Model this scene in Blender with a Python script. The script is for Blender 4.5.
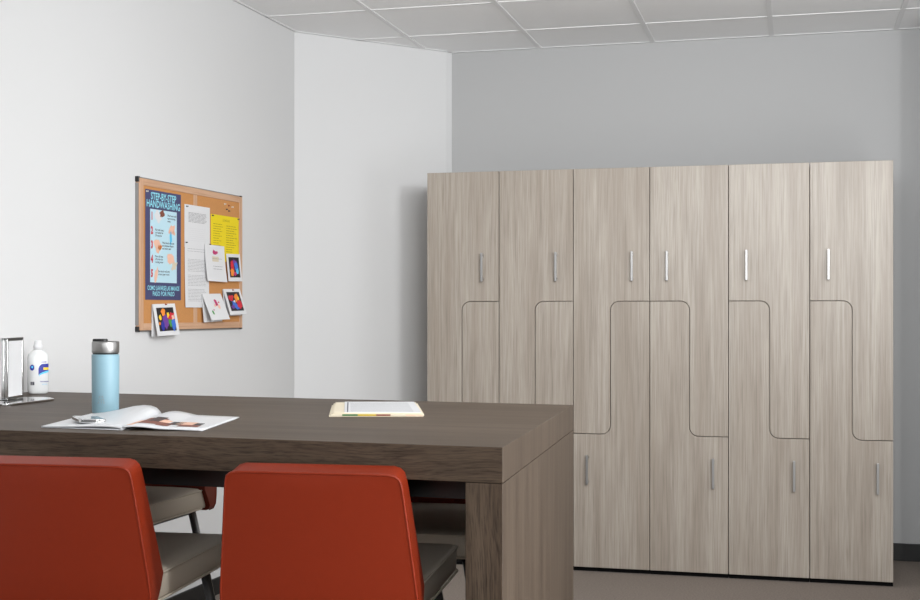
import bpy, bmesh, math, random
from math import radians as R, sin, cos, pi
from mathutils import Vector, Matrix
random.seed(7)
D = bpy.data
SC = bpy.context.scene
COL = SC.collection
for o in list(D.objects):
    D.objects.remove(o)

# ------------------------------------------------------------------ camera
cd = D.cameras.new('camera'); cam = D.objects.new('camera', cd); COL.objects.link(cam)
cam.location = (0, 0, 1.26); cam.rotation_euler = (R(90), 0, 0)
cd.sensor_width = 36; cd.lens = 50.4; cd.shift_y = 11/920; cd.clip_start = .05
SC.camera = cam
# ------------------------------------------------------------------ view
SC.view_settings.view_transform = 'Standard'; SC.view_settings.look = 'None'
SC.view_settings.gamma = 1; SC.view_settings.use_curve_mapping = False
SC.view_settings.exposure = 0.0
# ------------------------------------------------------------------ world (even ambient fill, added through the unbuilt sides of the room)
w = D.worlds.new('world'); SC.world = w; w.use_nodes = True
w.node_tree.nodes['Background'].inputs[0].default_value = (.97, .985, 1, 1)
w.node_tree.nodes['Background'].inputs[1].default_value = .2
# ------------------------------------------------------------------ lamps
def area(name, loc, target, sx, sy, power, col=(1, 1, 1), spread=180):
    l = D.lights.new(name, 'AREA'); l.shape = 'RECTANGLE'; l.size = sx; l.size_y = sy
    l.energy = power; l.color = col; l.spread = R(spread)
    o = D.objects.new(name, l); COL.objects.link(o); o.location = loc
    d = Vector(target) - Vector(loc); o.rotation_euler = d.to_track_quat('-Z', 'Y').to_euler()
    return o
area('key_light', (2.35, -1.1, 2.25), (.2, 5.6, 1.2), .30, .30, 72, (.98, .99, 1))
area('front_light', (-.3, -1.5, 2.3), (.5, 6.8, 1.7), 2.4, .8, 52, (.96, .985, 1))
area('wash_light', (.9, 2.2, 2.4), (.1, 7.0, 1.5), 1.4, .4, 14, (.97, .985, 1), 90)  # added fill lamp, out of view, lifts the lockers and back walls
area('side_light', (2.0, 1.3, .95), (-.6, 3.1, .55), .4, .4, 6, (.98, .99, 1), 60)
area('end_light', (2.3, 2.3, 1.2), (.2, 3.2, .5), .8, .8, 7, (.98, .99, 1), 80)  # unseen lamp added only to brighten the table's end panel
area('ceiling_fill_light', (.75, 2.3, 1.95), (.4, 5.9, 2.70), 1.6, .5, 42, (.96, .985, 1))  # extra lamp out of view, aimed up to lighten the ceiling
area('right_fill_light', (2.1, 4.2, 1.4), (.6, 5.4, 2.75), 1.0, .8, 14, (.96, .985, 1))  # second added ceiling fill, hidden past the right edge

# ------------------------------------------------------------------ helpers
def link(o, parent=None):
    COL.objects.link(o)
    if parent is not None: o.parent = parent
    return o
def obj(name, bm, mat, parent=None, smooth=False, bevel=0, seg=2, angle=35, subsurf=0):
    me = D.meshes.new(name)
    bmesh.ops.recalc_face_normals(bm, faces=bm.faces)
    bm.to_mesh(me); bm.free()
    for m in (mat if isinstance(mat, (list, tuple)) else [mat]): me.materials.append(m)
    if smooth or bevel:
        for p in me.polygons: p.use_smooth = True
    o = D.objects.new(name, me); link(o, parent)
    if bevel:
        b = o.modifiers.new('bevel', 'BEVEL'); b.width = bevel; b.segments = seg
        b.limit_method = 'ANGLE'; b.angle_limit = R(angle); b.harden_normals = True
    if subsurf:
        s = o.modifiers.new('sub', 'SUBSURF'); s.levels = s.render_levels = subsurf
    return o
def empty(name, loc=(0, 0, 0), rz=0):
    o = D.objects.new(name, None); link(o); o.location = loc; o.rotation_euler = (0, 0, rz)
    o.empty_display_size = .05
    return o
def tag(o, label=None, cat=None, group=None, kind=None):
    if label: o['label'] = label
    if cat: o['category'] = cat
    if group: o['group'] = group
    if kind: o['kind'] = kind
    return o
def structure(o): o['kind'] = 'structure'; return o
def box(bm, x0, x1, y0, y1, z0, z1, mi=0):
    vs = [bm.verts.new((x, y, z)) for z in (z0, z1) for x, y in ((x0, y0), (x1, y0), (x1, y1), (x0, y1))]
    for f in ((0, 3, 2, 1), (4, 5, 6, 7), (0, 1, 5, 4), (1, 2, 6, 5), (2, 3, 7, 6), (3, 0, 4, 7)):
        fc = bm.faces.new([vs[i] for i in f]); fc.material_index = mi
    return bm
def prism(bm, pts, z0, z1, mi=0, side=None):
    a = [bm.verts.new((x, y, z0)) for x, y in pts]; b = [bm.verts.new((x, y, z1)) for x, y in pts]
    bm.faces.new(a[::-1]).material_index = mi; bm.faces.new(b).material_index = mi
    n = len(pts)
    for i in range(n):
        f = bm.faces.new((a[i], a[(i+1) % n], b[(i+1) % n], b[i]))
        f.material_index = side[i] if side else mi
    return bm
def prism_xz(bm, pts, y0, y1, mi=0):
    a = [bm.verts.new((x, y0, z)) for x, z in pts]; b = [bm.verts.new((x, y1, z)) for x, z in pts]
    bm.faces.new(a).material_index = mi; bm.faces.new(b[::-1]).material_index = mi
    n = len(pts)
    for i in range(n):
        bm.faces.new((a[i], b[i], b[(i+1) % n], a[(i+1) % n])).material_index = mi
    return bm
def fillet(pts, radii, n=6):
    out = []
    N = len(pts)
    for i, p in enumerate(pts):
        r = radii[i]; p = Vector(p)
        if r <= 0: out.append(tuple(p)); continue
        a = (Vector(pts[i-1]) - p).normalized(); b = (Vector(pts[(i+1) % N]) - p).normalized()
        ang = a.angle(b); t = r / math.tan(ang/2)
        s = p + a*t; e = p + b*t; c = p + (a+b).normalized() * (r / sin(ang/2))
        a0 = math.atan2(*(s-c).yx); a1 = math.atan2(*(e-c).yx); d = (a1-a0+pi) % (2*pi) - pi
        for k in range(n+1):
            q = a0 + d*k/n; out.append((c.x + r*cos(q), c.y + r*sin(q)))
    return out
def lathe(bm, prof, n=32, c=(0, 0), mi=0):
    rings = []
    for r, z in prof:
        if r < 1e-6: rings.append([bm.verts.new((c[0], c[1], z))])
        else: rings.append([bm.verts.new((c[0]+r*cos(2*pi*k/n), c[1]+r*sin(2*pi*k/n), z)) for k in range(n)])
    for A, B in zip(rings, rings[1:]):
        for k in range(n):
            a = A[k % len(A)]; a2 = A[(k+1) % len(A)]; b = B[k % len(B)]; b2 = B[(k+1) % len(B)]
            vs = []
            for v in (a, a2, b2, b):
                if v not in vs: vs.append(v)
            if len(vs) > 2: bm.faces.new(vs).material_index = mi
    return bm
def tube(bm, pts, rad, n=8, caps=True, mi=0, closed=False):
    pts = [Vector(p) for p in pts]; N = len(pts); rings = []
    up = None
    for i, p in enumerate(pts):
        if closed: t = (pts[(i+1) % N] - pts[i-1]).normalized()
        else: t = (pts[min(i+1, N-1)] - pts[max(i-1, 0)]).normalized()
        if up is None:
            up = Vector((0, 0, 1)) if abs(t.z) < .9 else Vector((1, 0, 0))
        s = t.cross(up).normalized(); up = s.cross(t).normalized()
        r = rad[i] if isinstance(rad, (list, tuple)) else rad
        rings.append([bm.verts.new(p + r*(cos(2*pi*k/n)*s + sin(2*pi*k/n)*up)) for k in range(n)])
    m = N if closed else N-1
    for i in range(m):
        A = rings[i]; B = rings[(i+1) % N]
        for k in range(n):
            bm.faces.new((A[k], A[(k+1) % n], B[(k+1) % n], B[k])).material_index = mi
    if caps and not closed:
        bm.faces.new(rings[0][::-1]); bm.faces.new(rings[-1])
    return bm
def text(name, body, size, x, z, mat, parent, y=-.0008, align='CENTER', sx=1.0, place=None, bold=0):
    cu = D.curves.new('t', 'FONT'); cu.body = body; cu.size = size; cu.align_x = align; cu.offset = bold
    cu.space_line = 1.0; cu.resolution_u = 2
    t = D.objects.new('t', cu); COL.objects.link(t)
    bpy.context.view_layer.update()
    me = D.meshes.new_from_object(t.evaluated_get(bpy.context.evaluated_depsgraph_get()))
    D.objects.remove(t); D.curves.remove(cu)
    for v in me.vertices:
        px, pz = v.co.x*sx + x, v.co.y + z
        v.co = place(px, pz) if place else (px, y, pz)
    me.name = name; me.materials.clear(); me.materials.append(mat)
    o = D.objects.new(name, me); link(o, parent)
    return o

# ------------------------------------------------------------------ materials
def mat(name, col, rough=.5, metal=0, bump=0, bscale=200, var=0, vscale=5, coat=0, trans=0, spec=.5):
    m = D.materials.new(name); m.use_nodes = True; nt = m.node_tree; b = nt.nodes['Principled BSDF']
    b.inputs['Base Color'].default_value = (*col, 1); b.inputs['Roughness'].default_value = rough
    b.inputs['Metallic'].default_value = metal; b.inputs['Coat Weight'].default_value = coat
    b.inputs['Transmission Weight'].default_value = trans; b.inputs['Specular IOR Level'].default_value = spec
    if bump or var:
        tc = nt.nodes.new('ShaderNodeTexCoord')
    if var:
        n = nt.nodes.new('ShaderNodeTexNoise'); n.inputs['Scale'].default_value = vscale; n.inputs['Detail'].default_value = 4
        nt.links.new(tc.outputs['Object'], n.inputs['Vector'])
        mx = nt.nodes.new('ShaderNodeMix'); mx.data_type = 'RGBA'
        mx.inputs[6].default_value = (*[c*(1-var) for c in col], 1); mx.inputs[7].default_value = (*[min(1, c*(1+var)) for c in col], 1)
        nt.links.new(n.outputs['Fac'], mx.inputs[0]); nt.links.new(mx.outputs[2], b.inputs['Base Color'])
    if bump:
        n = nt.nodes.new('ShaderNodeTexNoise'); n.inputs['Scale'].default_value = bscale; n.inputs['Detail'].default_value = 3
        nt.links.new(tc.outputs['Object'], n.inputs['Vector'])
        bp = nt.nodes.new('ShaderNodeBump'); bp.inputs['Strength'].default_value = bump; bp.inputs['Distance'].default_value = .002
        nt.links.new(n.outputs['Fac'], bp.inputs['Height']); nt.links.new(bp.outputs[0], b.inputs['Normal'])
    return m
def srgb(r, g, b):
    f = lambda c: (c/255/12.92) if c/255 <= .04045 else ((c/255+.055)/1.055)**2.4
    return (f(r), f(g), f(b))
def wood(name, c0, c1, c2, axis, fine=140, broad=14, stretch=.03, rough=.45, bump=.12, contrast=(.35, .7), warp=0, coat=0, spec=.5):
    """grain lines run along axis (0,1,2)"""
    m = D.materials.new(name); m.use_nodes = True; nt = m.node_tree; N = nt.nodes; L = nt.links
    b = N['Principled BSDF']; b.inputs['Roughness'].default_value = rough; b.inputs['Coat Weight'].default_value = coat; b.inputs['Specular IOR Level'].default_value = spec
    tc = N.new('ShaderNodeTexCoord'); oi = N.new('ShaderNodeObjectInfo')
    mu = N.new('ShaderNodeVectorMath'); mu.operation = 'SCALE'; mu.inputs[0].default_value = (37, 53, 71)
    L.new(oi.outputs['Random'], mu.inputs['Scale'])
    ad = N.new('ShaderNodeVectorMath'); L.new(tc.outputs['Object'], ad.inputs[0]); L.new(mu.outputs[0], ad.inputs[1])
    src = ad.outputs[0]
    if warp:
        nw = N.new('ShaderNodeTexNoise'); nw.inputs['Scale'].default_value = 3.5; nw.inputs['Detail'].default_value = 1
        L.new(src, nw.inputs['Vector'])
        s1 = N.new('ShaderNodeVectorMath'); s1.operation = 'SUBTRACT'; s1.inputs[1].default_value = (.5, .5, .5)
        s2 = N.new('ShaderNodeVectorMath'); s2.operation = 'SCALE'; s2.inputs['Scale'].default_value = warp
        a2 = N.new('ShaderNodeVectorMath')
        L.new(nw.outputs['Color'], s1.inputs[0]); L.new(s1.outputs[0], s2.inputs[0]); L.new(src, a2.inputs[0]); L.new(s2.outputs[0], a2.inputs[1])
        src = a2.outputs[0]
    def noise(sc, st, det):
        mp = N.new('ShaderNodeMapping'); v = [sc]*3; v[axis] = sc*st; mp.inputs['Scale'].default_value = v
        L.new(src, mp.inputs['Vector'])
        n = N.new('ShaderNodeTexNoise'); n.inputs['Scale'].default_value = 1; n.inputs['Detail'].default_value = det; n.inputs['Roughness'].default_value = .6
        L.new(mp.outputs[0], n.inputs['Vector']); return n.outputs['Fac']
    nb = noise(broad, .07, 3); nf = noise(fine, stretch, 3); nm = noise(fine*.35, stretch, 2)
    r1 = N.new('ShaderNodeValToRGB'); r1.color_ramp.elements[0].position = contrast[0]; r1.color_ramp.elements[1].position = contrast[1]
    r1.color_ramp.elements[0].color = (*c1, 1); r1.color_ramp.elements[1].color = (*c2, 1); L.new(nb, r1.inputs[0])
    r2 = N.new('ShaderNodeMapRange'); r2.inputs[1].default_value = .45; r2.inputs[2].default_value = .7; L.new(nf, r2.inputs[0])
    r3 = N.new('ShaderNodeMapRange'); r3.inputs[1].default_value = .42; r3.inputs[2].default_value = .72; L.new(nm, r3.inputs[0])
    av = N.new('ShaderNodeMath'); av.operation = 'MULTIPLY_ADD'; av.inputs[1].default_value = .55; L.new(r2.outputs[0], av.inputs[0])
    h = N.new('ShaderNodeMath'); h.operation = 'MULTIPLY'; h.inputs[1].default_value = .45; L.new(r3.outputs[0], h.inputs[0]); L.new(h.outputs[0], av.inputs[2])
    mx = N.new('ShaderNodeMix'); mx.data_type = 'RGBA'; L.new(av.outputs[0], mx.inputs[0]); L.new(r1.outputs[0], mx.inputs[6]); mx.inputs[7].default_value = (*c0, 1)
    L.new(mx.outputs[2], b.inputs['Base Color'])
    bp = N.new('ShaderNodeBump'); bp.inputs['Strength'].default_value = bump; bp.inputs['Distance'].default_value = .001; bp.invert = True
    L.new(nf, bp.inputs['Height']); L.new(bp.outputs[0], b.inputs['Normal'])
    return m
M = {}
M['white_wall'] = mat('white_wall', (.69, .69, .69), .75, bump=.05, bscale=300)
M['grey_wall'] = mat('grey_wall', (.43, .43, .43), .75, bump=.05, bscale=300)
M['tile'] = mat('ceiling_tile', (.93, .93, .93), .9, bump=.05, bscale=500, var=.015, vscale=80)
M['tbar'] = mat('ceiling_bar', (.82, .82, .82), .5)
M['carpet'] = mat('carpet', srgb(136, 126, 118), 1, bump=.6, bscale=600, var=.4, vscale=120, spec=.1)
M['baseboard'] = mat('baseboard', (.012, .012, .012), .5)
lk = (srgb(130, 119, 108), srgb(155, 144, 132), srgb(174, 165, 154))
M['locker_wood'] = wood('locker_laminate', *lk, 2, fine=260, broad=13, stretch=.02, rough=.42, bump=.05, contrast=(.36, .64))
tw = (srgb(56, 44, 34), srgb(78, 65, 53), srgb(93, 80, 67))
M['top_wood'] = wood('table_top_laminate', *tw, 0, fine=170, broad=17, stretch=.02, rough=.5, bump=.06, spec=.25)
M['end_wood'] = wood('table_end_laminate', *tw, 2, fine=170, broad=17, stretch=.02, rough=.5, bump=.06)
M['front_wood'] = wood('table_front_laminate', srgb(34, 25, 18), srgb(76, 62, 50), srgb(88, 74, 61), 0, fine=420, broad=24, stretch=.055, rough=.6, bump=.2, warp=.035, spec=.25)
M['leg_wood'] = wood('table_leg_laminate', srgb(34, 25, 18), srgb(76, 62, 50), srgb(88, 74, 61), 2, fine=420, broad=24, stretch=.055, rough=.6, bump=.2, warp=.035, spec=.25)
M['black'] = mat('black_plastic', (.012, .012, .012), .4)
M['dark'] = mat('dark_recess', (.03, .027, .025), .8)
M['recess'] = mat('shade_black_toe_kick', (.004, .004, .004), .9, spec=.1)  # shade of the gap under the doors is put into this colour
M['steel'] = mat('brushed_steel', (.36, .355, .35), .42, metal=1)
M['chrome'] = mat('chrome', (.75, .75, .75), .08, metal=1)
M['legmetal'] = mat('grey_metal', (.20, .20, .20), .35, metal=.7)
M['red'] = mat('orange_red_vinyl', srgb(131, 41, 17), .42, bump=.12, bscale=450, var=.04, vscale=60, spec=.3)
M['beige'] = mat('beige_vinyl', srgb(222, 210, 193), .45, bump=.08, bscale=450)
M['cork'] = mat('cork', srgb(196, 138, 82), .9, bump=.3, bscale=350, var=.16, vscale=240)
M['oak'] = wood('oak_frame', srgb(180, 136, 104), srgb(204, 162, 130), srgb(214, 176, 146), 0, fine=150, broad=20, bump=.03)
M['paper'] = mat('white_paper', (.72, .72, .73), .7)
M['glossy_paper'] = mat('glossy_paper', (.72, .73, .75), .35)
M['cream'] = mat('cream_paper', srgb(214, 203, 180), .7)
M['yellow'] = mat('yellow_paper', srgb(232, 208, 20), .7)
M['ink'] = mat('grey_ink', (.32, .32, .33), .7)
M['dark_ink'] = mat('dark_ink', (.06, .06, .08), .7)
M['olive_ink'] = mat('olive_ink', srgb(150, 130, 20), .7)
M['navy'] = mat('navy_print', srgb(66, 68, 108), .5, var=.12, vscale=30)
M['pale_blue'] = mat('pale_blue_print', srgb(190, 222, 234), .5)
M['cyan_ink'] = mat('cyan_ink', srgb(150, 222, 236), .5)
M['red_ink'] = mat('red_ink', srgb(205, 35, 55), .5)
M['skin_ink'] = mat('peach_ink', srgb(238, 190, 165), .5)
M['blue_ink'] = mat('blue_ink', srgb(60, 110, 205), .5)
M['deep_blue'] = mat('deep_blue_ink', srgb(35, 45, 150), .5)
M['sky_ink'] = mat('light_blue_ink', srgb(90, 195, 235), .5)
M['orange_ink'] = mat('orange_ink', srgb(240, 140, 50), .5)
M['yellow_ink'] = mat('yellow_ink', srgb(245, 205, 50), .5)
M['pink_ink'] = mat('magenta_ink', srgb(190, 50, 110), .5)
M['green_ink'] = mat('green_ink', srgb(70, 150, 70), .5)
M['purple_ink'] = mat('purple_ink', srgb(110, 60, 150), .5)
M['black_ink'] = mat('black_ink', srgb(28, 22, 28), .5)
M['brown_ink'] = mat('brown_ink', srgb(130, 70, 50), .5)
M['light_blue'] = mat('light_blue_enamel', srgb(137, 172, 186), .4)
M['bottle_plastic'] = mat('translucent_plastic', (.70, .71, .71), .25, coat=.2)
M['glass_black'] = mat('phone_glass', srgb(170, 176, 182), .1)

# ------------------------------------------------------------------ setting
def wall_poly(name, pts, m, z0=0, z1=2.68, t=.1):
    bm = bmesh.new(); prism(bm, pts, z0, z1); return structure(obj(name, bm, m))
u = Vector((.9678, -.2516)); v = Vector((.2516, .9678))
C0 = Vector((-.843, 6.555)); C1 = Vector((-.075, 7.065)); C2 = Vector((-.045, 7.092))
wl = Vector((.2815, .9596))
Lend = C0 - wl*8.6
Bend = C2 + u*4.6
bm = bmesh.new(); prism(bm, [(-5.2, -2.4), (6, -2.4), (6, 8), (-5.2, 8)], -.06, 0); structure(obj('floor', bm, M['carpet']))
nl = Vector((-wl.y, wl.x))
wall_poly('wall_left', [tuple(Lend), tuple(C0), tuple(C0+nl*.1), tuple(Lend+nl*.1)], M['white_wall'])
wall_poly('wall_diagonal', [tuple(C0), tuple(C1), tuple(C2), tuple(C2+v*.1), tuple(C0+Vector((-.1, .12)))], M['white_wall'])
wall_poly('wall_back', [tuple(C2), tuple(Bend), tuple(Bend+v*.1), tuple(C2+v*.1)], M['grey_wall'])
# unseen stub added beyond the right edge to darken that end of the back wall
Rb = C2 + u*2.51
wall_poly('shade_stub_right', [tuple(Rb), tuple(Rb-v*.6), tuple(Rb-v*.6+u*.12), tuple(Rb+u*.12)], M['grey_wall'])
def baseboard(name, a, b, n, h, t=.012):
    bm = bmesh.new(); prism(bm, [tuple(a), tuple(b), tuple(b+n*t), tuple(a+n*t)], 0, h)
    structure(obj(name, bm, M['baseboard'], bevel=.003))
baseboard('baseboard_left', Lend, C0, -nl, .075)
dn = Vector((C1.y-C0.y, -(C1.x-C0.x))).normalized()
baseboard('baseboard_diagonal', C0, C1, dn, .09)
baseboard('baseboard_back', C2, Rb, -v, .088)
# ceiling: flat tiles with a recessed-edge grid
bm = bmesh.new(); prism(bm, [(-5.2, -2.4), (6, -2.4), (6, 8), (-5.2, 8)], 2.684, 2.75)
ceil = structure(obj('ceiling', bm, M['tile']))
def uvp(a, b): p = u*a + v*b; return (p.x, p.y)
vb = v.dot(C2)
g0 = u.dot(Vector((.427, 6.954))); r0 = vb - .4506
bm = bmesh.new()
for k in range(-6, 8):
    a = g0 + .6098*k
    prism(bm, [uvp(a-.012, -2), uvp(a+.012, -2), uvp(a+.012, vb), uvp(a-.012, vb)], 2.679, 2.684)
for k in range(0, 14):
    b = r0 - .6098*k
    prism(bm, [uvp(-3.5, b-.009), uvp(4.6, b-.009), uvp(4.6, b+.009), uvp(-3.5, b+.009)], 2.681, 2.684)
# wall angle along the back and the sides
prism(bm, [tuple(C2), tuple(Bend), tuple(Bend-v*.012), tuple(C2-v*.012)], 2.681, 2.684)
prism(bm, [tuple(C0), tuple(C1), tuple(C1+dn*.012), tuple(C0+dn*.012)], 2.681, 2.684)
prism(bm, [tuple(Lend), tuple(C0), tuple(C0-nl*.012), tuple(Lend-nl*.012)], 2.681, 2.684)
obj('ceiling_grid', bm, M['tbar'], ceil)['kind'] = 'structure'

# ------------------------------------------------------------------ lockers
W = .3688; DEP = .50; ZT, ZB, Z0, Z1 = 1.307, .667, .022, 1.948
LO = Vector((-.165, 6.429)); lang = math.atan2(-.2516, .9678)
def make_locker(tail_left):
    root = empty('locker', (0, 0, 0), lang)
    f = (lambda x: x) if tail_left else (lambda x: W-x)
    bm = bmesh.new(); box(bm, .0015, W-.0015, .019, DEP, .022, Z1)
    obj('carcass', bm, M['locker_wood'], root)
    bm = bmesh.new(); box(bm, .001, W-.001, .02, DEP-.02, 0, .022); obj('toe_kick', bm, M['recess'], root)
    g = .0015; r = .042; xm = W*.49
    low = [(g, Z0), (W-g, Z0), (W-g, ZT-g), (xm+g, ZT-g), (xm+g, ZB-g), (g, ZB-g)]
    up = [(g, ZB+g), (xm-g, ZB+g), (xm-g, ZT+g), (W-g, ZT+g), (W-g, Z1), (g, Z1)]
    for nm, pts, rad, hx, hz in (('door', up, [0, r-g, r+g, 0, 0, 0], W*.775, 1.475), ('door', low, [0, 0, 0, r-g, r+g, 0], W*.19, .495)):
        pp = [(f(x), z) for x, z in fillet(pts, rad)]
        bm = bmesh.new(); prism_xz(bm, pp, 0, .018)
        d = obj(nm, bm, M['locker_wood'], root, bevel=.0012, seg=1)
        hx = f(hx)
        bm = bmesh.new(); box(bm, hx-.0055, hx+.0055, -.030, -.022, hz-.071, hz+.071)
        box(bm, hx-.005, hx+.005, -.022, 0, hz-.064, hz-.052); box(bm, hx-.005, hx+.005, -.022, 0, hz+.052, hz+.064)
        obj('handle', bm, M['steel'], d, bevel=.0015)
    return root
def dup(root):
    r = root.copy(); COL.objects.link(r)
    for ch in list(root.children):
        c = ch.copy(); COL.objects.link(c); c.parent = r
        for gch in list(ch.children):
            d = gch.copy(); COL.objects.link(d); d.parent = c
    return r
LA = make_locker(True); LB = make_locker(False)
labels = ['tall pale wood-grain locker at the far left end of the row, beside the white wall',
          'tall pale wood-grain locker, second from the left end of the row',
          'tall pale wood-grain locker, third from the left end of the row',
          'tall pale wood-grain locker, third from the right end of the row',
          'tall pale wood-grain locker, second from the right end of the row',
          'tall pale wood-grain locker at the far right end of the row, beside bare wall']
for i in range(6):
    src = LA if i < 3 else LB
    o = src if i in (0, 3) else dup(src)
    p = LO + u*(W+.00005)*i; o.location = (p.x, p.y, 0)
    tag(o, labels[i], 'locker', 'two-door lockers along the grey wall')

# ------------------------------------------------------------------ table (peninsula against the left wall)
A = Vector((.0858, 2.595)); B = Vector((.3321, 3.772)); TL = Vector((-1.461, 4.407)); TN = Vector((-1.808, 3.223))
ta = math.atan2(TN.y-A.y, TN.x-A.x) - pi
tb = empty('island_table', (A.x, A.y, 0), ta)
rot = Matrix.Rotation(-ta, 2)
loc2 = lambda p: tuple(rot @ (p - A))
a, b, tl, tn = loc2(A), loc2(B), loc2(TL), loc2(TN)
HT = .985; TH = .073
bm = bmesh.new(); prism(bm, [tn, a, b, tl], HT-TH, HT, 0, side=[1, 2, 0, 0])
obj('tabletop', bm, [M['top_wood'], M['front_wood'], M['end_wood']], tb, bevel=.0012, seg=1)
ev = (Vector(b) - Vector(a)).normalized()
LW = .079
bm = bmesh.new(); prism(bm, [(a[0]-LW, 0), (a[0], 0), b, (b[0]-LW, b[1])], 0.003, HT-TH-.0008, 0, side=[0, 1, 0, 0])
obj('end_panel', bm, [M['leg_wood'], M['end_wood']], tb, bevel=.0012, seg=1)
bm = bmesh.new(); box(bm, a[0]-LW-1.72, a[0]-LW-.001, .10, .14, .862, HT-TH-.001)
obj('support_rail', bm, M['black'], tb)
bm = bmesh.new(); box(bm, a[0]-LW-1.55, a[0]-LW-.14, 1.05, 1.09, .88, HT-TH-.001)
obj('support_rail', bm, M['black'], tb)
tag(tb, 'long dark grey-brown wood table with thick slab top and full end panel', 'table')

# ------------------------------------------------------------------ chairs
def profile(z):
    """rear and front surface of the backrest at height z"""
    t = (z-.605)/(.945-.605)
    yr = -.072 - .054*t
    if z >= .68: yf = -.066*(z-.68)/.265
    else: yf = -.045*(.68-z)/.075
    return yr, yf
def make_chair():
    root = empty('counter_chair')
    # backrest
    zs = [.605, .611, .625, .65, .68, .72, .78, .84, .89, .915, .930, .940, .945]
    def hw(z):
        h = .214 - .028*(z-.66)/.27 if z > .66 else .214 - .05*(.66-z)**1.0*.6
        r = .024
        if z > .945-r: q = (z-(.945-r))/r; h -= r*(1-math.sqrt(max(0, 1-q*q)))
        r = .02
        if z < .605+r: q = ((.605+r)-z)/r; h -= r*(1-math.sqrt(max(0, 1-q*q)))
        return h
    rim = lambda z: .018*max(0, (z-.88)/.065)**1.5
    nx = 10; bm = bmesh.new(); rear = []; front = []
    for z in zs:
        yr, yf = profile(z); h = hw(z); rr = []; fr = []
        for k in range(nx+1):
            s = -1 + 2*k/nx
            e = 1 - s*s; zz = min(1, (z-.605)/.06, (.945-z)/.04); zz = max(zz, 0)
            rr.append(bm.verts.new((s*h, yr - .006*e*zz, z - rim(z)))); fr.append(bm.verts.new((s*h*.995, yf + .006*e*zz, z - .25*rim(z))))
        rear.append(rr); front.append(fr)
    for i in range(len(zs)-1):
        for k in range(nx):
            bm.faces.new((rear[i][k], rear[i][k+1], rear[i+1][k+1], rear[i+1][k]))
            bm.faces.new((front[i][k+1], front[i][k], front[i+1][k], front[i+1][k+1]))
        bm.faces.new((rear[i][0], rear[i+1][0], front[i+1][0], front[i][0]))
        bm.faces.new((rear[i][-1], front[i][-1], front[i+1][-1], rear[i+1][-1]))
    for k in range(nx):
        bm.faces.new((rear[0][k], front[0][k], front[0][k+1], rear[0][k+1]))
        bm.faces.new((rear[-1][k], rear[-1][k+1], front[-1][k+1], front[-1][k]))
    back = obj('backrest', bm, M['red'], root, bevel=.007, seg=3, angle=50)
    # piping around the rear rim
    pts = []
    for z in zs: yr, _ = profile(z); pts.append((hw(z)-.001, yr+.002, z-rim(z)))
    top = [(x*.184*.86, profile(.945)[0]+.001, .9275) for x in (.8, .4, 0, -.4, -.8)]
    left = [(-x, y, z) for x, y, z in pts[::-1]]
    bm = bmesh.new(); tube(bm, pts + top + left, .0032, 6); obj('piping', bm, M['red'], back, smooth=True)
    # seat
    zt = .68; zb = .612; L = .49
    def outline(ins, n=5, back=0):
        return fillet([(-.200+ins, -.005-back), (.200-ins, -.005-back), (.192-ins, L-ins), (-.192+ins, L-ins)], [.01, .01, max(.004, .025-ins*.5), max(.004, .025-ins*.5)], n)
    bm = bmesh.new(); rings = []
    for ins, z in ((.022, zb), (.006, zb+.004), (.002, zb+.012), (0, zt-.012), (.003, zt-.003), (.012, zt+.002), (.05, zt+.004), (.1, zt+.005)):
        rings.append([bm.verts.new((x, y, z)) for x, y in outline(ins, back=max(0, .042*(zt-z)/.07))])
    for P, Q in zip(rings, rings[1:]):
        n = len(P)
        for k in range(n): bm.faces.new((P[k], P[(k+1) % n], Q[(k+1) % n], Q[k]))
    bm.faces.new(rings[0][::-1]); bm.faces.new(rings[-1])
    seat = obj('seat', bm, M['beige'], root, smooth=True)
    bm = bmesh.new()
    for z in (zt-.004, zb+.006): tube(bm, [(x, y, z) for x, y in outline(-.0008)], .003, 6, closed=True)
    obj('piping', bm, M['beige'], seat, smooth=True)
    bm = bmesh.new(); prism(bm, outline(.02), zb-.008, zb); obj('seat_pan', bm, M['black'], root)
    for sx in (-1, 1):
        for y0, dy, lx in ((.02, -.07, .176), (.38, .07, .155)):
            bm = bmesh.new(); p0 = Vector((sx*lx, y0, zb-.004)); p1 = Vector((sx*(lx+.105), y0+dy, 0))
            tube(bm, [p0, p0.lerp(p1, .5), p1], [.0125, .0115, .009], 14)
            obj('leg', bm, M['legmetal'], root, smooth=True)
    return root
def place(root, px, kx, K, fwd):
    """put local (kx,0) at world K, local +y along fwd"""
    a = math.atan2(fwd[1], fwd[0]) - pi/2
    r = Vector((cos(a), sin(a))); o = Vector(K) - r*kx
    root.location = (o.x, o.y, 0); root.rotation_euler = (0, 0, a)
ch2 = make_chair(); ch1 = dup(ch2); ch3 = dup(ch2); ch4 = dup(ch2)
place(ch2, 0, .204, (-.081, 2.722), (.182, .983))
place(ch1, 0, .204, (-.664, 2.86), (.182, .983))
place(ch3, 0, -.204, (-.836, 4.185), (-.27, -.963))
place(ch4, 0, 0, (-.06, 3.86), (-.2, -.98))
for o, l in ((ch2, 'orange-red backed counter chair in front of the table, nearest the table end panel'),
             (ch1, 'orange-red backed counter chair in front of the table, cut by the left picture edge'),
             (ch3, 'chair across the table whose beige seat shows between the two near chair backs'),
             (ch4, 'chair across the table seen between the near chair and the end panel')):
    tag(o, l, 'chair', 'red and beige counter chairs around the table')

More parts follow.
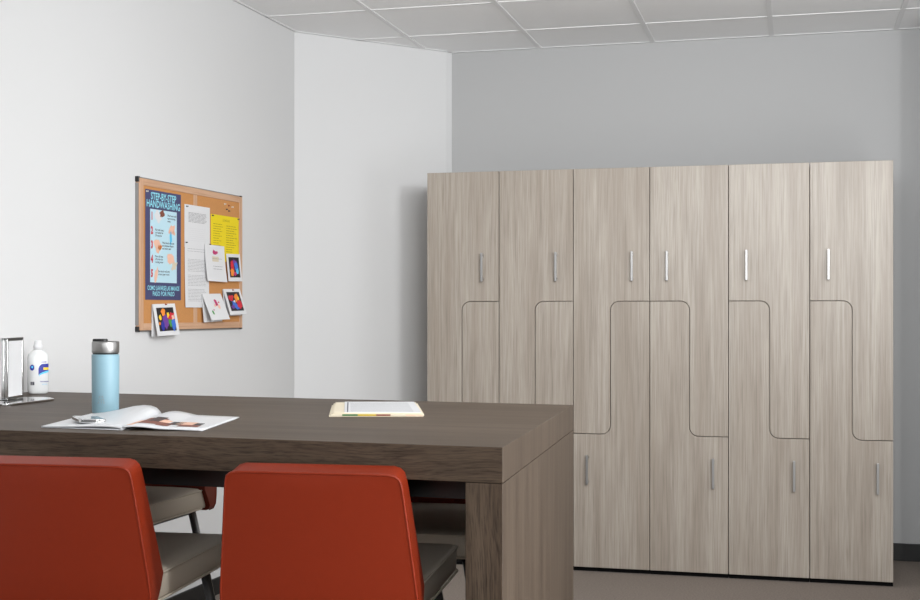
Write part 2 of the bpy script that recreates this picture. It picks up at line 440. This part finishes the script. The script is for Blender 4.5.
# ------------------------------------------------------------------ tumbler
ZT_ = .985
t = empty('tumbler', (-.955, 3.47, ZT_+.0005)); t.scale = (1, 1, .965)
bm = bmesh.new(); lathe(bm, [(0, 0), (.032, 0), (.0345, .002), (.0355, .006), (.0365, .16), (.0362, .163), (.033, .164), (0, .164)], 40)
body = obj('body', bm, M['light_blue'], t, smooth=True)
bm = bmesh.new(); lathe(bm, [(0, .164), (.0335, .164), (.0335, .168), (0, .168)], 32); obj('gasket', bm, M['black'], t)
bm = bmesh.new(); lathe(bm, [(0, .168), (.0355, .168), (.0362, .170), (.0362, .196), (.0352, .199), (.033, .2), (.031, .196), (0, .195)], 40)
lid = obj('lid', bm, M['steel'], t, smooth=True)
bm = bmesh.new(); pts = fillet([(-.034, -.010), (.004, -.012), (.006, .012), (-.034, .010)], [.008]*4, 4)
prism(bm, pts, .195, .207); obj('flip_cap', bm, M['black'], lid, bevel=.003)
def cyl(cx, cy, rad, ang0):
    return lambda px, pz: (rad*sin(px/rad+ang0), -rad*cos(px/rad+ang0), pz)
for k, (s, z) in enumerate((('B R', .044), ('U M', .036), ('A T E', .028))):
    text('emblem', s, .009, .0, z, M['steel'], body, place=cyl(0, 0, .0368, -.05))
tag(t, 'light blue insulated tumbler with brushed steel rim and black cap', 'tumbler')

# ------------------------------------------------------------------ open magazine
def tp(px, py, d=.275):
    Y = 1288*d/(py-311); return Vector(((px-460)/1288*Y, Y))
S0 = Vector((-.778, 2.964)); S1 = Vector((-.772, 3.34)); NL = Vector((-.985, 3.03)); FL = Vector((-.975, 3.40))
NR = Vector((-.589, 2.945)); FR = Vector((-.566, 3.305))
mg = empty('open_magazine', (S0.x, S0.y, ZT_+.0005))
def page(h0, a0, b0, a1, b1, hfun, thick, m, name, n=24, nd=8, lift=0):
    """surface between spine line a0-b0 and outer line a1-b1; s along width"""
    bm = bmesh.new(); topv = []; botv = []
    for i in range(n+1):
        s = i/n; rt = []; rb = []
        for j in range(nd+1):
            t_ = j/nd; p = (a0.lerp(b0, t_)).lerp(a1.lerp(b1, t_), s)
            z = hfun(s, t_); q = p - S0
            rt.append(bm.verts.new((q.x, q.y, z+thick+lift))); rb.append(bm.verts.new((q.x, q.y, max(z, 0)+lift)))
        topv.append(rt); botv.append(rb)
    for i in range(n):
        for j in range(nd):
            bm.faces.new((topv[i][j], topv[i+1][j], topv[i+1][j+1], topv[i][j+1]))
            bm.faces.new((botv[i][j+1], botv[i+1][j+1], botv[i+1][j], botv[i][j]))
        bm.faces.new((topv[i][0], botv[i][0], botv[i+1][0], topv[i+1][0]))
        bm.faces.new((topv[i][-1], topv[i+1][-1], botv[i+1][-1], botv[i][-1]))
    for j in range(nd):
        bm.faces.new((topv[0][j], topv[0][j+1], botv[0][j+1], botv[0][j]))
        bm.faces.new((topv[n][j+1], topv[n][j], botv[n][j], botv[n][j+1]))
    return obj(name, bm, m, mg, smooth=True)
def hright(s, t_): return .006*(1-s) + (.012*sin(pi*min(1, s*2.2))*math.exp(-2*s))*(.4+.6*t_)
def hleft(s, t_):
    # the bundle of left pages humps up beside the spine, higher toward the far edge
    K = ((0, .05), (.03, .45), (.08, .78), (.15, .95), (.25, 1), (.4, .85), (.6, .48), (.8, .17), (1, 0))
    for (a_, fa), (b_, fb) in zip(K, K[1:]):
        if s <= b_: q = (s-a_)/(b_-a_); f = fa+(fb-fa)*q; break
    return (.005 + .021*t_)*f + .0012
page(0, S0, S1, NR, FR, hright, .003, M['glossy_paper'], 'right_pages')
page(0, S0, S1, NL, FL, hleft, .0022, M['glossy_paper'], 'left_pages', n=40, lift=.0005)
# a loose curled page arching over the spine toward the left
def patch(cx0, cx1, t0, t1, m, nm='print', n=6, f=hright, a1=NR, b1=FR, th=.0034):
    bm = bmesh.new(); g = []
    for i in range(n+1):
        row = []
        for j in range(4):
            s = cx0+(cx1-cx0)*i/n; t_ = t0+(t1-t0)*j/3
            p = (S0.lerp(S1, t_)).lerp(a1.lerp(b1, t_), s) - S0
            row.append(bm.verts.new((p.x, p.y, f(s, t_)+th)))
        g.append(row)
    for i in range(n):
        for j in range(3): bm.faces.new((g[i][j], g[i+1][j], g[i+1][j+1], g[i][j+1]))
    return bm
for (c0, c1, t0, t1, mm) in ((.10, .34, .16, .50, 'brown_ink'), (.16, .30, .30, .56, 'black_ink'), (.34, .50, .12, .30, 'brown_ink'), (.44, .60, .22, .42, 'black_ink'),
                             (.52, .74, .26, .44, 'skin_ink'), (.60, .86, .14, .26, 'brown_ink'), (.30, .42, .30, .44, 'skin_ink'), (.74, .84, .26, .40, 'black_ink'),
                             (.02, .10, .05, .35, 'skin_ink')):
    obj('printed_picture', patch(c0, c1, t0, t1, M[mm]), M[mm], mg)
page(0, S0, S1, NL, FL, lambda s, t_: .0002, .0009, M['glossy_paper'], 'bottom_page', n=4, nd=2)
tag(mg, 'open magazine with humped left pages lying near the table front edge', 'magazine')

# ------------------------------------------------------------------ phone lying on the left page
pc = Vector((-.893, 3.098)); ph = empty('phone', (pc.x, pc.y, ZT_+.0095))
ph.rotation_euler = (R(-3), R(-1), R(-66))
bm = bmesh.new(); prism(bm, fillet([(-.066, -.032), (.066, -.032), (.066, .032), (-.066, .032)], [.011]*4, 5), 0, .009)
obj('case', bm, M['chrome'], ph, bevel=.002, seg=3)
bm = bmesh.new(); prism(bm, fillet([(-.063, -.029), (.063, -.029), (.063, .029), (-.063, .029)], [.009]*4, 5), .009, .0096)
obj('screen', bm, M['glass_black'], ph)
tag(ph, 'silver phone lying face up on the open magazine', 'phone')

# ------------------------------------------------------------------ folded journal at right
j = empty('folded_newsletter', (-.235, 3.36, ZT_+.0005), 0)
def sheet(x0, x1, y0, y1, z, th, sh=0, wav=0, ph_=0, n=16):
    bm = bmesh.new(); T = []; Bm = []
    for i in range(n+1):
        s = i/n; t1 = []; b1 = []
        for k in range(9):
            r = k/8; x = x0+(x1-x0)*s + sh*r*(1-2*s)*.0; x = (x0+(x1-x0)*s) + sh*r
            y = y0+(y1-y0)*r; zz = z + wav*max(0, sin(s*7+ph_))*(r**2)
            t1.append(bm.verts.new((x, y, zz+th))); b1.append(bm.verts.new((x, y, zz)))
        T.append(t1); Bm.append(b1)
    for i in range(n):
        for k in range(8):
            bm.faces.new((T[i][k], T[i+1][k], T[i+1][k+1], T[i][k+1])); bm.faces.new((Bm[i][k+1], Bm[i+1][k+1], Bm[i+1][k], Bm[i][k]))
        bm.faces.new((T[i][0], Bm[i][0], Bm[i+1][0], T[i+1][0])); bm.faces.new((T[i][8], T[i+1][8], Bm[i+1][8], Bm[i][8]))
    for k in range(8):
        bm.faces.new((T[0][k], T[0][k+1], Bm[0][k+1], Bm[0][k])); bm.faces.new((T[n][k+1], T[n][k], Bm[n][k], Bm[n][k+1]))
    return bm
newsprint = mat('newsprint', (.60, .60, .61), .8)
obj('cover', sheet(-.105, .140, -.02, .36, 0, .0028, -.03), M['cream'], j)
obj('inner_pages', sheet(-.100, .142, -.022, .365, .0029, .0040, -.030, .0006, 2), M['cream'], j)
obj('inner_pages', sheet(-.094, .138, -.012, .375, .0076, .0022, -.032, 0, 1), M['cream'], j)
tp_ = obj('top_page', sheet(-.066, .135, -.006, .382, .0099, .0012, -.034, 0, 0), newsprint, j)
M['dull_green'] = mat('dull_green_print', srgb(50, 105, 55), .6); M['dull_yellow'] = mat('dull_yellow_print', srgb(190, 160, 30), .6)
for x0, x1, mm in ((-.070, -.030, 'dull_green'), (-.030, .018, 'dull_yellow'), (.018, .055, 'brown_ink'), (.055, .095, 'cream'), (.095, .138, 'skin_ink')):
    bm = bmesh.new(); box(bm, x0, x1, -.0228, -.0222, .0030, .0068); obj('cover_print', bm, M[mm], j)
for k in range(14):
    y = .02 + k*.024; d = -.034*(y+.006)/.388
    bm = bmesh.new(); box(bm, -.050+d, .115+d, y, y+.006, .01112, .01122); obj('text_line', bm, M['ink'], tp_)
bm = bmesh.new(); prism(bm, [(-.060, .0), (-.057, .0), (-.087, .36), (-.090, .36)], .01112, .01125); obj('margin_line', bm, M['dark_ink'], tp_)
tag(j, 'folded white and cream printed booklet lying alone on the table', 'booklet')

# ------------------------------------------------------------------ chrome sign holder
sg = empty('sign_holder', (-1.357, 3.85, ZT_+.0005))
P0 = Vector((0, 0)); P1 = Vector((.004, .140)); P2 = Vector((-.20, .03))
base_pts = [(-.34, -.11), (.055, -.135), (.115, .10), (.075, .16), (-.34, .18)]
bm = bmesh.new(); prism(bm, fillet(base_pts, [.02, .03, .03, .03, .02], 5), 0, .007)
obj('base', bm, M['chrome'], sg, bevel=.002)
bm = bmesh.new(); lathe(bm, [(0, .0072), (.036, .0072), (.034, .014), (.015, .022), (.006, .026), (0, .026)], 24, (-.035, .085)); obj('swivel', bm, M['black'], sg, smooth=True)
def panel(p, q, name):
    p = Vector(p); q = Vector(q); d = (q-p); L = d.length; d.normalize(); n_ = Vector((d.y, -d.x))*.004
    bm = bmesh.new()
    prism(bm, [tuple(p+d*.006-n_*.4), tuple(q-d*.006-n_*.4), tuple(q-d*.006+n_*.4), tuple(p+d*.006+n_*.4)], .016, .186)
    card = obj(name, bm, M['paper'], sg)
    bm = bmesh.new()
    for z0, z1 in ((.008, .017), (.184, .194)):
        prism(bm, [tuple(p-n_), tuple(q-n_), tuple(q+n_), tuple(p+n_)], z0, z1)
    for s0, s1 in ((0, .008), (L-.008, L)):
        prism(bm, [tuple(p+d*s0-n_), tuple(p+d*s1-n_), tuple(p+d*s1+n_), tuple(p+d*s0+n_)], .008, .194)
    obj('chrome_frame', bm, M['chrome'], sg, bevel=.001)
panel(P0, P1+Vector((.0, -.01)), 'sign_card'); panel(P2, P0-Vector((.005, 0)), 'sign_card')
tag(sg, 'chrome framed table sign holder on a polished base at the left edge', 'sign holder')

# ------------------------------------------------------------------ sanitiser bottle
bt = empty('sanitizer_bottle', (-1.399, 4.27, ZT_+.0005), R(32))
bm = bmesh.new(); rings = []
for sx, sy, z in ((0, 0, 0), (.026, .016, 0), (.031, .020, .004), (.0335, .022, .012), (.0335, .022, .120), (.031, .020, .132), (.020, .015, .142), (.0125, .0125, .146), (.0125, .0125, .150), (0, 0, .150)):
    rings.append([bm.verts.new((sx*math.copysign(abs(cos(q))**.7, cos(q)), sy*math.copysign(abs(sin(q))**.7, sin(q)), z)) for q in [2*pi*k/40 for k in range(40)]] if sx else [bm.verts.new((0, 0, z))])
for P, Q in zip(rings, rings[1:]):
    for k in range(40):
        vs = []
        for vv in (P[k % len(P)], P[(k+1) % len(P)], Q[(k+1) % len(Q)], Q[k % len(Q)]):
            if vv not in vs: vs.append(vv)
        bm.faces.new(vs)
bb = obj('bottle', bm, M['bottle_plastic'], bt, smooth=True)
bm = bmesh.new(); lathe(bm, [(0, .146), (.0145, .146), (.0145, .162), (.012, .164), (.012, .176), (0, .177)], 28); obj('cap', bm, M['paper'], bt, smooth=True)
def fr(px, pz, e=.0006):
    s = max(-.999, min(.999, px/.0335)); yy = .022*(1-abs(s)**(2/.7))**(.35)
    return (px, -yy-e, pz)
def decal(pts, m, name='label_print', e=.0006):
    bm = bmesh.new(); vs = [bm.verts.new(fr(x, z, e)) for x, z in pts]; bm.faces.new(vs); bmesh.ops.triangulate(bm, faces=bm.faces)
    obj(name, bm, m, bb)
def strip(x0, x1, zlo, zhi, m, n=12, e=.0006):
    bm = bmesh.new(); pr = None
    for i in range(n+1):
        x = x0+(x1-x0)*i/n; a_ = bm.verts.new(fr(x, zlo(i/n), e)); b_ = bm.verts.new(fr(x, zhi(i/n), e))
        if pr: bm.faces.new((pr[0], a_, b_, pr[1]))
        pr = (a_, b_)
    obj('label_print', bm, m, bb)
strip(-.004, .031, lambda q: .062+.016*q**.5, lambda q: .084+.016*min(1, q*3)**.5, M['deep_blue'])
strip(-.002, .031, lambda q: .058+.014*q**.5, lambda q: .064+.014*q**.5, M['sky_ink'], e=.0009)
strip(.012, .031, lambda q: .080, lambda q: .088, M['yellow_ink'], e=.0012)
decal([(-.0235+.0065*cos(q), .088+.010*sin(q)) for q in [2*pi*k/16 for k in range(16)]], M['deep_blue'])
decal([(-.0235+.0028*cos(q), .090+.004*sin(q)) for q in [2*pi*k/12 for k in range(12)]], M['sky_ink'], e=.0012)
strip(-.028, -.017, lambda q: .030, lambda q: .041, M['dark_ink'])
strip(-.0245, -.0235, lambda q: .030, lambda q: .041, M['bottle_plastic'], n=2, e=.001)
text('lettering', 'HAND', .006, .014, .104, M['deep_blue'], bb, place=lambda a_, b_: fr(a_, b_, .0009), bold=.0001)
text('lettering', 'Hand Sanitizer', .0052, .0165, .040, M['deep_blue'], bb, place=lambda a_, b_: fr(a_, b_, .0009), bold=.0001)
text('lettering', 'with aloe', .005, .0165, .031, M['sky_ink'], bb, place=lambda a_, b_: fr(a_, b_, .0009))
tag(bt, 'clear white sanitizer bottle with blue and yellow label standing by the wall', 'bottle')

# ------------------------------------------------------------------ bulletin board
BO = Vector((5.067*.2933-2.7656+.0208, 5.067)); BZ = 1.183; BA = math.atan2(.9596, .2815)
bx = Vector((.2815, .9596)); by = Vector((-.9596, .2815))
def bloc(a_, b_, out=0):
    p = BO + bx*a_ - by*out; return (p.x, p.y, BZ+b_)
bd = empty('bulletin_board', bloc(0, 0), BA)
BW, BH = .908, .602
bm = bmesh.new(); box(bm, .018, BW-.018, .003, .018, .018, BH-.018); obj('cork_panel', bm, M['cork'], bd)
def frame_bar(x0, x1, z0, z1, m):
    bm = bmesh.new(); box(bm, x0, x1, 0, .0195, z0, z1)
    return obj('frame_rail', bm, m, bd, bevel=.002)
M['oak_v'] = wood('oak_frame_upright', srgb(180, 136, 104), srgb(204, 162, 130), srgb(214, 176, 146), 2, fine=150, broad=20, bump=.03)
fw = .028
frame_bar(0, fw, 0, BH, M['oak_v']); frame_bar(BW-fw, BW, 0, BH, M['oak_v'])
frame_bar(fw, BW-fw, BH-fw, BH, M['oak']); frame_bar(fw, BW-fw, 0, fw, M['oak'])
bm = bmesh.new(); box(bm, .442, .476, .0024, .003, fw, BH-fw); obj('centre_strip', bm, M['oak_v'], bd)
bm = bmesh.new()
box(bm, -.004, 0, .006, .0195, .02, BH-.02); box(bm, .02, BW-.02, .006, .0195, -.004, 0); box(bm, .02, BW-.02, .006, .0195, BH, BH+.004); box(bm, BW, BW+.004, .006, .0195, .02, BH-.02)
obj('metal_edge', bm, M['steel'], bd)
for x in (0, BW):
    for z in (0, BH):
        bm = bmesh.new(); s = 1 if x else -1; q = 1 if z else -1
        xa, xb = sorted((x-s*.006, x+s*.006)); za, zb_ = sorted((z-q*.016, z+q*.006))
        box(bm, xa, xb, .003, .0195, za, zb_); obj('corner_cap', bm, M['black'], bd, bevel=.002)
tag(bd, 'oak framed cork bulletin board hanging on the left wall', 'bulletin board')

def paper_mesh(w_, h_, curl=0, th=.0006, n=8):
    """origin at top centre, hangs down; curl lifts the bottom edge outward"""
    bm = bmesh.new(); F = []; K = []
    for i in range(n+1):
        t_ = i/n; y = -curl*t_*t_
        F.append([bm.verts.new((x, y-th, -h_*t_)) for x in (-w_/2, 0, w_/2)]); K.append([bm.verts.new((x, y, -h_*t_)) for x in (-w_/2, 0, w_/2)])
    for i in range(n):
        for k in range(2):
            bm.faces.new((F[i][k], F[i+1][k], F[i+1][k+1], F[i][k+1])); bm.faces.new((K[i][k+1], K[i+1][k+1], K[i+1][k], K[i][k]))
        bm.faces.new((F[i][0], K[i][0], K[i+1][0], F[i+1][0])); bm.faces.new((F[i][2], F[i+1][2], K[i+1][2], K[i][2]))
    bm.faces.new((F[0][0], F[0][1], F[0][2], K[0][2], K[0][1], K[0][0])); bm.faces.new((F[n][2], F[n][1], F[n][0], K[n][0], K[n][1], K[n][2]))
    return bm
def hang(o, a_, b_, out=0, tilt=0, roll=0):
    o.location = bloc(a_, b_, out)
    o.rotation_euler = (Matrix.Rotation(BA, 3, 'Z') @ Matrix.Rotation(roll, 3, 'Y') @ Matrix.Rotation(tilt, 3, 'X')).to_euler()
def rects(name, lst, m, parent, y=-.0009, curlf=None):
    bm = bmesh.new()
    for x0, x1, z0, z1 in lst:
        vs = [bm.verts.new((x, y - (curlf(-z) if curlf else 0), z)) for x, z in ((x0, z0), (x1, z0), (x1, z1), (x0, z1))]
        bm.faces.new(vs)
    return obj(name, bm, m, parent)
def blob(name, cx, cz, rx, rz, m, parent, y=-.0012, rot_=0, n=12, wob=.18, seed=0):
    rnd = random.Random(seed); bm = bmesh.new(); vs = []
    for k in range(n):
        q = 2*pi*k/n; s = 1 + wob*(rnd.random()-.5)*2
        x, z = rx*s*cos(q), rz*s*sin(q); vs.append(bm.verts.new((cx+x*cos(rot_)-z*sin(rot_), y, cz+x*sin(rot_)+z*cos(rot_))))
    bm.faces.new(vs[::1]); return obj(name, bm, m, parent)

# handwashing poster
PW, PH = .288, .440
po = obj('handwashing_poster', paper_mesh(PW, PH), M['navy']); hang(po, .187, .562, -.0020)
tag(po, 'navy handwashing steps poster with a pale numbered panel on the cork board', 'poster')
rects('panel', [(-.108, .108, -.370, -.076)], M['pale_blue'], po, -.0010)
text('title_lettering', 'STEP-BY-STEP', .040, 0, -.037, M['cyan_ink'], po, y=-.0012, sx=.86, bold=.0008)
text('title_lettering', 'HANDWASHING', .040, 0, -.068, M['cyan_ink'], po, y=-.0012, sx=.90, bold=.0008)
text('title_lettering', 'COMO LAVARSE LAS MANOS', .026, 0, -.401, M['cyan_ink'], po, y=-.0012, sx=.76, bold=.0004)
text('title_lettering', 'PASO POR PASO', .026, 0, -.424, M['cyan_ink'], po, y=-.0012, sx=.92, bold=.0004)
steps = [('Wet hands with\nwarm running\nwater', .030, -.092), ('Rub with soap\nand lather for\n20 seconds', -.068, -.155), ('Wash backs of hands\nand between fingers\nand under nails', -.012, -.205),
         ('Rinse all soap\noff under the\nrunning water', -.068, -.262), ('Dry hands well with\na clean paper towel', -.045, -.322)]
for k, (s, x, z) in enumerate(steps):
    text('step_number', str(k+1), .040, -.094, -.117-k*.0575, M['red_ink'], po, y=-.0013, sx=.7, bold=.0028)
    text('step_text', s, .0115, x, z-.006, M['dark_ink'], po, y=-.0012, align='LEFT', bold=.0002)
for cx, cz, rx, rz, m_, r_ in ((-.045, -.106, .026, .020, 'paper', -.7), (-.012, -.092, .020, .014, 'brown_ink', .2), (.068, -.150, .026, .017, 'skin_ink', .4), (.058, -.185, .010, .024, 'sky_ink', 0), (.082, -.164, .014, .009, 'skin_ink', -.5),
                               (-.048, -.222, .030, .024, 'skin_ink', -.4), (-.030, -.228, .018, .012, 'orange_ink', .3), (.058, -.272, .034, .018, 'skin_ink', -.3), (.088, -.298, .024, .015, 'cream', .5), (-.062, -.345, .013, .036, 'skin_ink', -.3)):
    blob('hand_drawing', cx, cz, rx, rz, M[m_], po, -.0011, r_, seed=int(cx*1e4), wob=.3)

# text lines helper
def lines(rows, x0, x1, m, parent, h=.0022, y=-.0009, curlf=None, ragged=.1):
    rnd = random.Random(3); lst = []
    for z in rows:
        x = x0; end = x1 - rnd.random()*ragged*(x1-x0)
        while x < end:
            l = .010+rnd.random()*.022; lst.append((x, min(x+l, end), z-h, z)); x += l+.0035
    return rects('text_lines', lst, m, parent, y, curlf)
s1 = obj('printed_notice', paper_mesh(.228, .180), M['paper']); hang(s1, .476, .5275, -.0020)
tag(s1, 'upper white typed notice sheet pinned beside the navy poster', 'paper sheet')
lines([-.032-.0055*k for k in range(8)], -.08, .085, M['ink'], s1); lines([-.098-.0085*k for k in range(8)], -.08, .08, mat('faint_ink', (.68, .68, .69), .7), s1)
s2 = obj('printed_notice', paper_mesh(.214, .280, .004), M['paper']); hang(s2, .469, .372, -.0008)
tag(s2, 'lower long white typed notice sheet overlapping the one above it', 'paper sheet')
cf = lambda q: .004*(q/.28)**2
lines([-.030, -.040]+[-.075-.0062*k for k in range(9)]+[-.142-.0062*k for k in range(8)]+[-.202-.0062*k for k in range(9)], -.082, .080, M['ink'], s2, h=.0014, curlf=cf)
ye = obj('yellow_flyer', paper_mesh(.272, .205), M['yellow']); hang(ye, .736, .503, -.0020)
tag(ye, 'bright yellow printed flyer pinned at the upper right of the board', 'paper sheet')
text('heading', 'SCHEDULE', .014, .01, -.026, M['olive_ink'], ye, y=-.0009)
lines([-.040-.0105*k for k in range(15)], -.115, -.02, M['olive_ink'], ye, ragged=.5); lines([-.043-.0105*k for k in range(15)], .01, .118, M['olive_ink'], ye, ragged=.5)
nt_ = obj('note_card', paper_mesh(.184, .160, .012, .0012), M['paper']); hang(nt_, .622, .366, .004, tilt=-.03, roll=.01)
tag(nt_, 'white note card with a small magenta flower over the yellow flyer', 'card')
cn = lambda q: .012*(q/.16)**2
blob('flower_drawing', .0, -.034, .020, .013, M['pink_ink'], nt_, -.0020, seed=2, wob=.4)
rects('drawing', [(-.03, .03, -.078, -.050)], M['cream'], nt_, -.0037)
lines([-.058, -.092, -.104], -.03, .06, M['ink'], nt_, y=-.0030, curlf=cn)

def picture_card(name, w_, h_, a_, b_, out, tilt, roll, label, blobs, back=0, plain=False, bs=0):
    root = obj(name, paper_mesh(w_, h_, 0, .0015), M['paper']); hang(root, a_, b_, out, tilt, roll)
    if not plain:
        rects('picture', [(-w_*.38, w_*.38, -h_*.86, -h_*.12)], M['black_ink'], root, -.0020)
    for k, (x, z, rx, rz, m_, r_) in enumerate(blobs):
        blob('print', x*w_, z*h_, rx*w_, rz*h_, M[m_], root, -.0022-.00012*k, r_, seed=k+bs, wob=.28)
    if back:
        bk = obj('back_leaf', paper_mesh(w_, h_*1.0, 0, .0012), M['paper'], root)
        bk.location = (0, .002, 0); bk.rotation_euler = (back, 0, 0)
    return tag(root, label, 'card')
cA = [(-.15, -.45, .12, .22, 'red_ink', .2), (.05, -.32, .12, .12, 'purple_ink', 0), (.12, -.45, .16, .14, 'blue_ink', .5), (.2, -.62, .1, .12, 'sky_ink', 0), (-.2, -.68, .14, .12, 'orange_ink', 0), (.0, -.72, .1, .08, 'pink_ink', 0)]
cB = [(-.2, -.35, .14, .12, 'red_ink', .2), (.12, -.35, .16, .14, 'orange_ink', .6), (-.1, -.55, .14, .08, 'paper', .7), (-.05, -.66, .2, .1, 'blue_ink', -.5), (.2, -.6, .14, .18, 'red_ink', 0), (.22, -.38, .06, .08, 'yellow_ink', 0), (-.22, -.7, .1, .08, 'purple_ink', 0)]
cD = [(-.26, -.42, .06, .10, 'yellow_ink', 0), (-.10, -.27, .10, .10, 'orange_ink', .3), (-.06, -.55, .12, .24, 'purple_ink', 0), (.10, -.38, .07, .12, 'yellow_ink', 0), (.24, -.43, .15, .15, 'red_ink', .2), (.30, -.45, .06, .10, 'skin_ink', -.6), (.16, -.62, .09, .14, 'green_ink', 0), (.28, -.68, .10, .18, 'blue_ink', 0), (-.22, -.68, .08, .16, 'deep_blue', 0), (-.34, -.62, .05, .05, 'orange_ink', 0)]
cC = [(.05, -.35, .08, .14, 'pink_ink', .4), (.16, -.5, .06, .10, 'skin_ink', -.4), (-.05, -.46, .05, .05, 'skin_ink', 0), (.20, -.34, .03, .04, 'red_ink', 0), (-.28, -.72, .05, .10, 'green_ink', .5), (-.2, -.62, .03, .03, 'pink_ink', 0)]
picture_card('picture_card', .136, .124, .806, .335, .002, -.09, -.02, 'small white-bordered dark picture card tucked behind the magenta flower note', cA, bs=1)
picture_card('picture_card', .166, .120, .786, .176, .004, -.30, -.02, 'white-bordered red and blue picture card at the lower right of the board', cB, back=.22, bs=2)
picture_card('greeting_card', .172, .122, .588, .152, .006, -.38, -.02, 'open white greeting card with small pink and green sketches', cC, back=.30, plain=True, bs=3)
picture_card('picture_card', .180, .130, .176, .106, .004, -.18, -.02, 'white-bordered bright picture card hanging below the navy poster', cD, back=.20, bs=4)

# push pins
def pin(a_, b_, out, m, label, grp='push pins on the bulletin board'):
    bm = bmesh.new()
    lathe(bm, [(0, 0), (.0034, 0), (.0034, .0015), (.0016, .002), (.0016, .006), (.0028, .0065), (.0028, .0075), (0, .0078)], 12)
    bmesh.ops.rotate(bm, cent=(0, 0, 0), matrix=Matrix.Rotation(pi/2, 3, 'X'), verts=bm.verts)
    o = obj('push_pin', bm, m, smooth=True); hang(o, a_, b_, out); tag(o, label, 'push pin', grp)
PB = mat('pin_black', (.03, .03, .04), .4); PWm = mat('pin_white', (.8, .78, .7), .4); PR = mat('pin_red', srgb(150, 50, 30), .4)
pin(.732, .556, -.003, PWm, 'white push pin, leftmost of the loose cluster above the yellow flyer')
pin(.771, .552, -.003, PR, 'red push pin at the top middle of the loose cluster on bare cork')
pin(.806, .548, -.003, PWm, 'white push pin, rightmost of the loose cluster on bare cork')
pin(.751, .534, -.003, PB, 'dark push pin at the lower left of the loose cluster on bare cork')
pin(.773, .528, -.003, PB, 'dark push pin at the lower right of the loose cluster on bare cork')
pin(.380, .519, -.0013, PB, 'dark push pin at the top left corner of the upper typed notice')
pin(.372, .366, .0002, PB, 'dark push pin at the top left corner of the lower typed notice')
pin(.612, .497, -.0013, PB, 'dark push pin at the top left corner of the yellow flyer')
pin(.864, .497, -.0013, PB, 'dark push pin at the top right corner of the yellow flyer')
pin(.582, .367, .0002, PB, 'dark push pin at the top right corner of the lower typed notice')
pin(.052, .553, -.0013, PWm, 'white push pin at the top left corner of the navy poster')
pin(.792, .172, .0060, PR, 'red push pin at the top of the lower right picture card')
pin(.187, .104, .0060, PR, 'red push pin at the top of the card below the navy poster')
